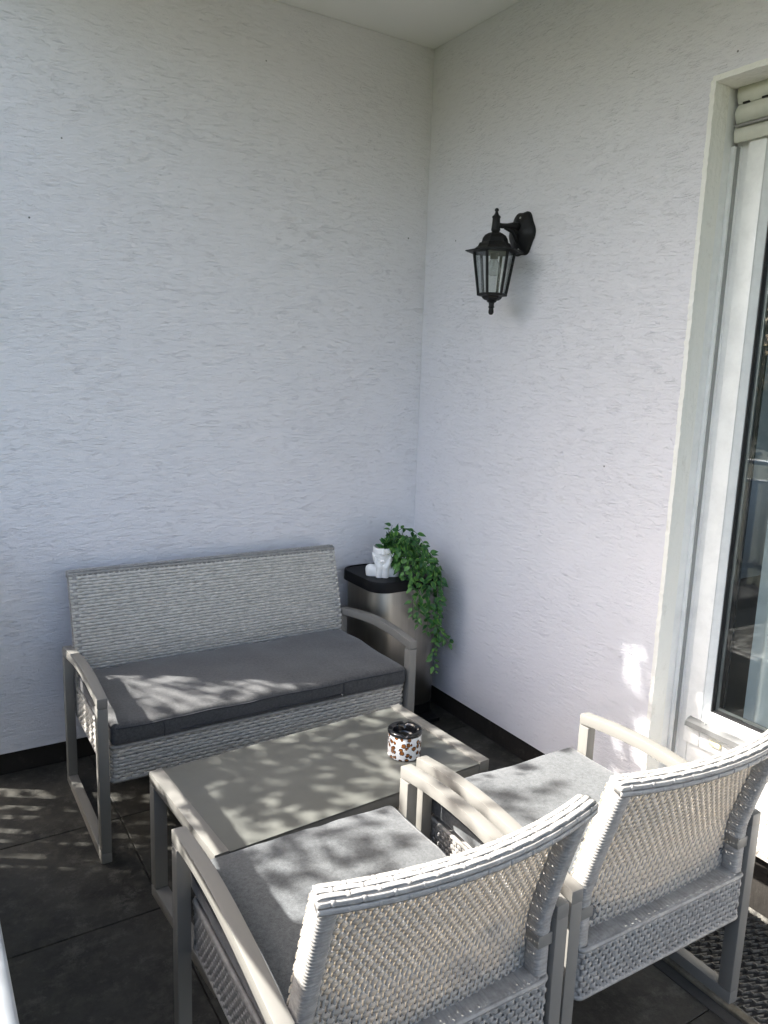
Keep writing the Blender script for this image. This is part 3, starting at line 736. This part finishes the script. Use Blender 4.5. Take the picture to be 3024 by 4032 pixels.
# ------------------------------------------------------------------ table
tb = empty('coffee_table', (-.98125, -1.04615, 0), .0611); tag(tb, 'low taupe metal coffee table with a grey glass top', 'table')
TL, TW, TH, BW = .8119, .4235, .3568, .035
for sx in (-1, 1):
    xo, xi = sx*TL/2, sx*(TL/2-BW); a, b_ = min(xo, xi), max(xo, xi)
    box('top_bar', (a, b_, -TW/2, TW/2, TH-.032, TH), 'taupe', tb, .003)
    for sy in (-1, 1):
        y0, y1 = sorted((sy*TW/2, sy*(TW/2-.034))); box('leg', (a, b_, y0, y1, .0325, TH-.0325), 'taupe', tb, .003)
    box('base_bar', (a, b_, -TW/2, TW/2, 0, .032), 'taupe', tb, .003)
for sy in (-1, 1):
    y0, y1 = sorted((sy*(TW/2-.002), sy*(TW/2-.022))); box('apron_rail', (-TL/2+BW+.0005, TL/2-BW-.0005, y0, y1, TH-.045, TH-.010), 'taupe', tb, .002)
box('glass_top', (-TL/2+BW+.001, TL/2-BW-.001, -TW/2+.001, TW/2-.001, TH-.0095, TH-.004), 'tableglass', tb, .0015)

# ------------------------------------------------------------------ ashtray
ash = empty('ashtray', (-.754, -1.091, TH-.004)); tag(ash, 'white leopard-print ashtray pot with a black lid, on the table', 'ashtray')
m = MB(); m.lathe([(0, 0), (.043, 0), (.0462, .003), (.0465, .010), (.0465, .066), (.0455, .068), (.040, .068)], 56); m.build('pot', 'leopard', ash, auto=40)
m = MB(); n_ = 72; prof = [(.040, .066), (.0474, .0675), (.0486, .072), (.0478, .0765), (.0445, .0785), (.0405, .0785), (.0355, .0765), (.0325, .071), (.030, .058), (.028, .050), (0, .0485)]
secs = []
for r_, z_ in prof:
    ring = []
    for j in range(n_):
        a_ = 2*math.pi*j/n_; zz_ = z_
        if z_ > .069 and r_ > .031:
            for q in (R(57), R(237), R(147), R(327)):
                da = abs((a_-q+math.pi) % (2*math.pi)-math.pi); zz_ -= .0065*math.exp(-(da/.11)**2)*(1 if z_ > .075 else .4)
        ring.append((r_*math.cos(a_), r_*math.sin(a_), zz_))
    secs.append(ring)
m.sweep(secs, caps=False); m.build('lid', 'gloss_black', ash, True)

# ------------------------------------------------------------------ waste bin
bn = empty('pedal_bin', (-.225, -.185, 0)); tag(bn, 'brushed steel pedal bin with a black lid in the corner', 'bin')
def prism(name, lx, ly, r, zs, mat, parent, cx=0, cy=0, auto=40):
    m = MB(); m.sweep([[(x*s_+cx, y*s_+cy, z) for x, y in rounded(lx, ly, r, 8)] for z, s_ in zs]); return m.build(name, mat, parent, auto=auto)
prism('body', .315, .285, .075, [(.070, .985), (.075, 1), (.575, 1), (.58, .99)], 'steel', bn)
prism('base', .320, .292, .075, [(0, 1.02), (.012, 1.02), (.016, .97), (.060, .97), (.071, .985)], 'plastic', bn)
lid = prism('lid', .338, .308, .070, [(.566, .985), (.568, 1), (.600, 1), (.608, .985), (.6085, .955), (.604, .945), (.604, .3)], 'plastic', bn)
b = MB(); b.box(-.05, .05, -.205, -.14, .012, .030); pd = b.build('pedal', 'plastic', bn, bevel=.006, auto=40); pd.location = (.075, 0, 0)
b = MB(); b.box(-.06, .06, .130, .156, .555, .598); b.build('hinge', 'plastic', bn, bevel=.004, auto=40)

# ------------------------------------------------------------------ bust planter (distance field -> surface net)
def bust():
    h = .0021; xs_ = np.arange(-.066, .0661, h); ys_ = np.arange(-.052, .0481, h); zs_ = np.arange(-.004, .140, h)
    X, Y, Z = np.meshgrid(xs_, ys_, zs_, indexing='ij')
    def cap(p, q, r1, r2_, sx=1, sy=1):
        p, q = np.array(p), np.array(q); d_ = q-p; t = np.clip(((X-p[0])*d_[0]+(Y-p[1])*d_[1]+(Z-p[2])*d_[2])/(d_@d_), 0, 1)
        rr_ = r1+(r2_-r1)*t
        return np.sqrt(((X-p[0]-t*d_[0])/sx)**2+((Y-p[1]-t*d_[1])/sy)**2+(Z-p[2]-t*d_[2])**2)-rr_
    def ell(c, r_):
        k0 = np.sqrt(((X-c[0])/r_[0])**2+((Y-c[1])/r_[1])**2+((Z-c[2])/r_[2])**2); return (k0-1)*min(r_)
    def smin(a, b, k_): hh = np.clip(.5+.5*(b-a)/k_, 0, 1); return b*(1-hh)+a*hh-k_*hh*(1-hh)
    d_ = cap((-.040, .004, .030), (.040, .004, .030), .0165, .0165, 1, 1.0)
    for s_ in (-1, 1): d_ = smin(d_, cap((s_*.041, .004, -.006), (s_*.0425, .004, .028), .0155, .0165), .010)
    d_ = smin(d_, ell((0, .004, .014), (.050, .024, .030)), .012)
    d_ = smin(d_, cap((0, .008, .030), (0, .010, .072), .022, .020), .012)
    head = ell((0, .003, .106), (.0365, .0385, .054))
    head = smin(head, ell((0, -.018, .066), (.013, .012, .012)), .012)
    d_ = smin(d_, head, .006)
    nose = cap((0, -.033, .119), (0, -.0425, .103), .0046, .0062); nose = smin(nose, ell((-.0058, -.0375, .1015), (.0046, .0055, .0040)), .003); nose = smin(nose, ell((.0058, -.0375, .1015), (.0046, .0055, .0040)), .003)
    d_ = smin(d_, nose, .006)
    d_ = smin(d_, ell((0, -.0352, .0905), (.0115, .0046, .0028)), .0022); d_ = smin(d_, ell((0, -.0345, .0843), (.0100, .0052, .0036)), .0022)
    d_ = smin(d_, ell((0, -.0300, .0715), (.0105, .0085, .0075)), .006)
    for s_ in (-1, 1):
        arm = cap((s_*.0108, -.022, -.004), (s_*.0112, -.026, .046), .0122, .0106)
        arm = smin(arm, cap((s_*.0112, -.026, .046), (s_*.0235, -.0245, .0675), .0108, .0085), .006)
        for q in range(3):
            arm = smin(arm, cap((s_*(.025+.0030*q), -.0235+.0075*q, .070), (s_*(.0365-.0006*q), -.016+.0095*q, .100-.003*q), .0046, .0034), .0020)
        arm = smin(arm, cap((s_*.021, -.0285, .070), (s_*.0275, -.0275, .086), .0050, .0042), .003)
        d_ = smin(d_, arm, .0020)
    inner = ell((0, .004, .120), (.0318, .0335, .044)); d_ = np.maximum(d_, -inner)
    cut = (Z-(.1265+.14*Y+.0016*np.cos(X*120))); d_ = np.maximum(d_, cut)
    d_ = np.maximum(d_, -Z)
    s_ = d_ < 0; cnt = sum(s_[i:s_.shape[0]-1+i, j:s_.shape[1]-1+j, k_:s_.shape[2]-1+k_].astype(int) for i in (0, 1) for j in (0, 1) for k_ in (0, 1))
    act = (cnt > 0) & (cnt < 8); cells = np.argwhere(act); ids = -np.ones(act.shape, int); ids[tuple(cells.T)] = np.arange(len(cells))
    acc = np.zeros((len(cells), 3)); num = np.zeros(len(cells)); o_ = cells
    cor = [(i, j, k_) for i in (0, 1) for j in (0, 1) for k_ in (0, 1)]
    for a_ in range(8):
        for b_ in range(a_+1, 8):
            p, q = np.array(cor[a_]), np.array(cor[b_])
            if abs(p-q).sum() != 1: continue
            da = d_[tuple((o_+p).T)]; db = d_[tuple((o_+q).T)]; mk = (da < 0) != (db < 0); t = np.where(mk, da/(da-db+1e-12), 0)
            acc += (p+(q-p)*t[:, None])*mk[:, None]; num += mk
    V = (cells+acc/num[:, None])*h+np.array([xs_[0], ys_[0], zs_[0]])
    F = []
    for ax in range(3):
        e = np.zeros(3, int); e[ax] = 1; u_ = np.zeros(3, int); u_[(ax+1) % 3] = 1; v_ = np.zeros(3, int); v_[(ax+2) % 3] = 1
        S = s_.shape; A = s_[:S[0]-e[0], :S[1]-e[1], :S[2]-e[2]]; B = s_[e[0]:, e[1]:, e[2]:]
        pts_ = np.argwhere(A != B)
        for p in pts_:
            c4 = [p-u_-v_, p-v_, p, p-u_]
            if min(x.min() for x in c4) < 0: continue
            try: f = [ids[tuple(x)] for x in c4]
            except IndexError: continue
            if min(f) < 0: continue
            F.append(f if A[tuple(p)] else f[::-1])
    m = MB(); m.add(V, F); return m
pp = Vector((-.297, -.222, .6045))
pot = empty('face_planter', pp, math.atan2(-1.6, 2.5)*1.0); pot.scale = (1.12, 1.12, .97); tag(pot, 'white ceramic planter shaped like a face resting in two hands', 'planter')
bu = bust().build('bust', 'ceramic', pot, True)
m = MB(); m.lathe([(0, .110), (.012, .111), (.0305, .108)], 20, (0, .004, 0)); m.build('soil', 'soil', pot, True)

# ------------------------------------------------------------------ trailing plant
pl = empty('trailing_plant', (pp.x, pp.y, pp.z+.104)); tag(pl, 'green artificial trailing vine spilling from the white planter', 'plant')
def leaf_mesh(seed):
    rs_ = random.Random(seed); m = MB(); L_ = 1.0; V = []; rows = 6
    for i in range(rows+1):
        t = i/rows; w = .29*math.sin(math.pi*min(1, t*1.02)**.75)**.9*(1-.25*t) if 0 < t < 1 else .004
        dr_ = -.18*t*t*rs_.uniform(.6, 1.4)
        V += [(-w, t, dr_+.16*w), (0, t, dr_-.02), (w, t, dr_+.16*w)]
    F = []
    for i in range(rows):
        for j in range(2): F.append((i*3+j, i*3+j+1, (i+1)*3+j+1, (i+1)*3+j))
    m.add(V, F); me = m.mesh('leaf', True); me.materials.append(MAT['leaf']); return me
leafs = [leaf_mesh(i) for i in range(5)]
rp = random.Random(21); nleaf = 0
rest = []
def vine(pts, r0, dens, nmax=40):
    global nleaf
    P = [Vector(p)-Vector(pl.location) for p in pts]
    # Catmull-Rom
    C = []
    for i in range(len(P)-1):
        p0, p1, p2, p3 = P[max(i-1, 0)], P[i], P[i+1], P[min(i+2, len(P)-1)]
        for q in range(8):
            t = q/8; C.append(.5*((2*p1)+(p2-p0)*t+(2*p0-5*p1+4*p2-p3)*t*t+(3*p1-p0-3*p2+p3)*t**3))
    C.append(P[-1]); C = [c+Vector((mnoise.noise(c*60), mnoise.noise(c*60+Vector((9, 0, 0))), mnoise.noise(c*60+Vector((0, 9, 0)))))*.006 for c in C]
    m = MB(); m.tube(C, [r0*(1-.5*i/len(C)) for i in range(len(C))], 5); st_ = m.build('stem', 'stem', pl, True)
    Ls = [0]
    for i in range(1, len(C)): Ls.append(Ls[-1]+(C[i]-C[i-1]).length)
    s_ = rp.uniform(.012, .03)
    while s_ < Ls[-1]-.002:
        j = max(q for q in range(len(Ls)) if Ls[q] <= s_); j = min(j, len(C)-2); c = C[j].lerp(C[j+1], (s_-Ls[j])/max(1e-6, Ls[j+1]-Ls[j])); t = (C[j+1]-C[j]).normalized()
        ang = rp.uniform(0, 6.28); side = Vector((math.cos(ang), math.sin(ang), rp.uniform(-.5, .35))); side = (side-t*side.dot(t)).normalized()
        for sgn in ((1, -1) if rp.random() < .75 else (1,)):
            d_ = (side*sgn+t*rp.uniform(.2, .8)+Vector((-.12, -.25, -.25))).normalized(); sz = rp.uniform(.025, .039)
            if s_ > Ls[-1]*.9: sz *= .8
            nrm = Vector((rp.uniform(-.7, .3), rp.uniform(-1.1, -.1), rp.uniform(.2, 1))).normalized(); x = d_.cross(nrm)
            if x.length < .1: continue
            x.normalize(); z = x.cross(d_); lm_ = leafs[rp.randrange(5)]
            Mx = Matrix((x, d_, z)).transposed().to_4x4(); Mx.translation = c+d_*.004; Mx = Mx @ Matrix.Diagonal((sz*rp.uniform(.85, 1.15), sz, sz, 1)); nleaf += 1
            if nleaf <= 298: o = link('leaf', lm_, None, st_); o.matrix_local = Mx
            else: rest.append((lm_, Mx))
        s_ += dens*rp.uniform(.7, 1.3)
mo = pp+Vector((.004, .006, .108))
def hang(ex, ey, rise, zend, dens=.017, wob=0):
    """vine from the planter mouth over the lid edge at (ex, ey), hanging to zend"""
    e = Vector((ex, ey, .635)); a = e-mo; a.z = 0
    pts = [mo-Vector((0, 0, .012)), mo+a*.10+Vector((0, 0, rise*.75)), mo+a*.45+Vector((0, 0, rise)), mo+a*.85+Vector((0, 0, rise*.35-.035)), e]
    n = max(1, int((e.z-zend)/.07))
    for i in range(1, n+1):
        f = i/n; pts.append(Vector((ex+rp.uniform(-.012, .012)+wob*f, ey-.004+rp.uniform(-.010, .006), e.z+(zend-e.z)*f)))
    vine(pts, .0014, dens)
vine([mo, mo+Vector((.012, 0, .03)), mo+Vector((.035, .01, .062)), mo+Vector((.040, .01, .090))], .0014, .014)
vine([mo, mo+Vector((.03, .01, .035)), mo+Vector((.075, .0, .074)), mo+Vector((.13, -.01, .068)), mo+Vector((.165, -.04, .02)), mo+Vector((.18, -.06, -.03))], .0015, .020)
for args in ((-.100, -.310, .050, .50, .018), (-.112, -.356, .050, .43, .018), (-.135, -.362, .040, .36, .018, .01), (-.155, -.362, .030, .45, .018), (-.178, -.362, .045, .40, .022), (-.212, -.358, .030, .43, .022), (-.240, -.352, .020, .455, .022)):
    hang(*args)
vine([(-.125, -.350, .47), (-.118, -.356, .40), (-.124, -.36, .33), (-.130, -.362, .28), (-.116, -.363, .205)], .0012, .022)
vine([(-.118, -.356, .42), (-.095, -.358, .385), (-.065, -.36, .345), (-.040, -.36, .315)], .001, .016)
for i in range(18):                                   # short sprays lying over the lid beside the planter
    ex, ey, ez = rp.uniform(-.25, -.095), rp.uniform(-.36, -.19), rp.uniform(.56, .70)
    e = Vector((ex, ey, ez)); vine([mo, mo.lerp(e, .35)+Vector((0, 0, rp.uniform(.02, .06))), mo.lerp(e, .75)+Vector((0, 0, rp.uniform(.01, .04))), e], .0011, .022)
if rest:
    m = MB()
    for lm_, Mx in rest:
        m.add([tuple(Mx @ v.co) for v in lm_.vertices], [tuple(p.vertices) for p in lm_.polygons])
    o = m.build('leaf_mass', 'leaf_mass', pl, True); o['kind'] = 'stuff'

# ------------------------------------------------------------------ lantern
la = empty('wall_lantern', (0, -.595, 1.895)); tag(la, 'black six-sided carriage lantern fixed to the right wall', 'lamp')
AX = -.125
def hexring(r_, z_, n=6, ph=R(30)): return [(AX+r_*math.cos(ph+2*math.pi*j/n), r_*math.sin(ph+2*math.pi*j/n), z_-1.895) for j in range(n)]
m = MB(); secs = []                                  # wall plate, scalloped
for dxx, s_ in ((0, 1), (-.006, 1.0), (-.014, .90), (-.020, .62), (-.026, .50), (-.028, .1)):
    ring = []
    for j in range(48):
        a_ = 2*math.pi*j/48; rr_ = 1+.055*math.cos(6*a_)+.03*math.cos(2*a_); ring.append((dxx-.001, .060*s_*rr_*math.cos(a_), .077*s_*rr_*math.sin(a_)))
    secs.append(ring)
m.sweep(secs); m.build('wall_plate', 'lampblack', la, auto=45)
for zz_ in (-.052, .052):
    m = MB(); m.lathe([(0, .003), (.004, .002), (.005, 0)], 10); s_ = m.build('screw', 'zip', la, True); s_.location = (-.017, .0, zz_); s_.rotation_euler = (0, -R(90), 0)
m = MB(); m.tube([(-.02, 0, .022), (-.045, 0, .024), (-.075, 0, .0185), (-.10, 0, .016), (AX, 0, .017)], [.017, .011, .0085, .0085, .009], 12); m.tube([(-.022, 0, -.030), (-.035, 0, -.012), (-.05, 0, .004), (-.085, 0, .012)], [.010, .009, .008, .006], 10); m.build('arm', 'lampblack', la, True)
m = MB(); m.lathe([(0, .070), (.004, .0695), (.0068, .066), (.0072, .0625), (.0045, .058), (.0055, .055), (.0085, .048), (.0140, .0435), (.0150, .040), (.0128, .037), (.0135, .020), (.0150, .004), (.0158, .001), (.0150, -.003), (.0130, -.006), (.012, -.013)], 20, (AX, 0, 0)); m.build('finial', 'lampblack', la, auto=50)
m = MB(); secs = [hexring(r_, z_) for r_, z_ in ((.012, 1.886), (.024, 1.884), (.036, 1.877), (.043, 1.866), (.046, 1.853), (.053, 1.851), (.058, 1.840), (.074, 1.8275), (.1005, 1.8245), (.1005, 1.8215), (.072, 1.8185), (.068, 1.8180))]
m.sweep(secs); m.build('roof', 'lampblack', la)
zt_, zb_ = 1.8185, 1.682; rt_, rb_ = .0700, .0480
top = hexring(rt_, zt_); bot = hexring(rb_, zb_)
for j in range(6):
    m = MB(); m.tube([top[j], bot[j]], .0054, 6); m.build('glazing_bar', 'lampblack', la)
    a_, b2, c_, d_ = [Vector(v) for v in (top[j], top[(j+1) % 6], bot[(j+1) % 6], bot[j])]; cen = Vector((AX, 0, (a_.z+c_.z)/2)); nn = (b2-a_).cross(d_-a_).normalized()
    if nn.dot((a_+c_)/2-cen) < 0: nn = -nn
    sh = lambda v: v+(Vector((AX, 0, v.z))-v)*.05
    q = [sh(v) for v in (a_, b2, c_, d_)]; m = MB(); m.add([tuple(v) for v in q]+[tuple(v-nn*.002) for v in q], [(0, 1, 2, 3), (7, 6, 5, 4), (0, 4, 5, 1), (1, 5, 6, 2), (2, 6, 7, 3), (3, 7, 4, 0)]); m.build('glass_pane', 'lampglass', la)
m = MB(); m.sweep([hexring(.0525, 1.684), hexring(.0535, 1.680), hexring(.052, 1.676), hexring(.036, 1.674), hexring(.033, 1.668), hexring(.026, 1.6625), hexring(.016, 1.660)]); m.build('bottom_dish', 'lampblack', la)
m = MB(); m.lathe([(.016, 1.6605-1.895), (.017, 1.657-1.895), (.0145, 1.6555-1.895), (.0095, 1.653-1.895), (.0085, 1.643-1.895), (.0105, 1.640-1.895), (.0108, 1.638-1.895), (.0075, 1.635-1.895), (.0088, 1.628-1.895), (.0092, 1.621-1.895), (.0065, 1.6145-1.895), (0, 1.612-1.895)], 18, (AX, 0, 0)); m.build('drop_finial', 'lampblack', la, auto=50)
m = MB(); m.lathe([(.0, 1.8175-1.895), (.0135, 1.8175-1.895), (.0135, 1.800-1.895), (0, 1.7995-1.895)], 16, (AX, 0, 0)); m.build('lamp_socket', 'gasket', la, auto=40)
m = MB(); m.lathe([(.010, 1.800-1.895), (.0125, 1.794-1.895), (.020, 1.782-1.895), (.0235, 1.770-1.895), (.0235, 1.764-1.895), (.020, 1.752-1.895), (.011, 1.744-1.895), (0, 1.742-1.895)], 24, (AX, 0, 0)); bb = m.build('bulb', 'bulbglass', la, True)
m = MB(); m.tube([(AX, 0, 1.80-1.895), (AX, 0, 1.775-1.895), (AX+.003, .004, 1.768-1.895), (AX, .006, 1.772-1.895), (AX-.003, .003, 1.766-1.895)], .0014, 6); m.build('filament', 'zip', bb, True)

# ------------------------------------------------------------------ trees beyond the railing
def tree(name, base, tips, crown, label, nleaf_, lsize, seed, spread=.30, extra=None):
    rg = np.random.default_rng(seed); root = empty(name, base); tag(root, label, 'tree', 'trees beyond the railing')
    cx, cy, cz, rx, ry, rz = crown; b0 = np.array(base); top = np.array([cx, cy, cz-rz*.3])-b0
    tr_ = MB(); tr_.tube([(0, 0, 0), tuple(top*.35+rg.normal(0, .05, 3)), tuple(top*.7+rg.normal(0, .06, 3)), tuple(top)], [.11, .09, .07, .045], 10)
    T_ = []
    while len(T_) < tips:
        p = rg.uniform(-1, 1, 3)
        if p@p < 1: T_.append(p*np.array([rx, ry, rz])+np.array([cx, cy, cz])-b0)
    if extra is not None: T_ += [np.array(e)-b0 for e in extra]; tips = len(T_)
    T_ = np.array(T_)
    for t in T_:
        st_ = top*rg.uniform(.55, 1); mid = st_*.5+t*.5+np.array([0, 0, .12]); tr_.tube([tuple(st_), tuple(mid), tuple(t)], [.012, .007, .003], 5)
    tr_.build('trunk', 'bark', root, True)
    C = T_[rg.integers(0, tips, nleaf_)]+rg.normal(0, spread, (nleaf_, 3))*np.array([1, 1, .8])
    a = rg.normal(0, 1, (nleaf_, 3)); a /= np.linalg.norm(a, axis=1)[:, None]; n_ = rg.normal(0, 1, (nleaf_, 3))+np.array([0, 0, 1.]); b = np.cross(n_, a); b /= np.linalg.norm(b, axis=1)[:, None]
    s_ = (lsize*rg.uniform(.6, 1.2, nleaf_))[:, None]
    nn_ = np.cross(a, b)
    V = np.stack([C, C+a*s_*.45+b*s_*.3+nn_*s_*.05, C+a*s_, C+a*s_*.45-b*s_*.3+nn_*s_*.05], 1).reshape(-1, 3)
    m = MB(); m.addq(V, np.arange(nleaf_*4).reshape(-1, 4)); m.build('crown', 'treeleaf', root)
    return root
tg = np.random.default_rng(12); outer = []
for (x0, x1, y0, y1, z_, n_) in ((-1.30, -.62, -1.22, -.86, .36, 15), (-1.30, -.90, -.62, -.50, .40, 2), (-1.35, -1.0, -1.75, -1.40, .36, 3), (-.80, -.55, -1.65, -1.55, .36, 1), (-1.75, -1.35, -.80, -.2, 0, 15), (0, 0, -1.32, -1.17, .15, 3), (0, 0, -1.30, -1.17, .45, 4)):
    for _ in range(n_):
        t_ = tg.uniform(1.5, 2.6) if x0 < -.1 else tg.uniform(2.9, 3.4); outer.append((tg.uniform(x0, x1)-.88*t_, tg.uniform(y0, y1)+.57*t_, z_+t_))
tree('leafy_tree', (-4.4, 2.6, -1.5), 22, (-4.3, 3.1, 3.5, 1.0, .9, .8), 'small leafy tree whose shade dapples the terrace', 4100, .068, 5, .105, outer)
tree('leafy_tree', (-7.5, -2.5, -1.5), 60, (-7.4, -2.6, 1.9, 1.9, 2.3, 1.9), 'broad green tree beyond the railing, opposite the balcony door', 15000, .12, 6)
tree('leafy_tree', (-8.5, 2.5, -1.5), 60, (-8.6, 2.6, 1.8, 1.9, 2.2, 1.9), 'dense green tree beyond the railing, farthest from the balcony door', 15000, .12, 8)
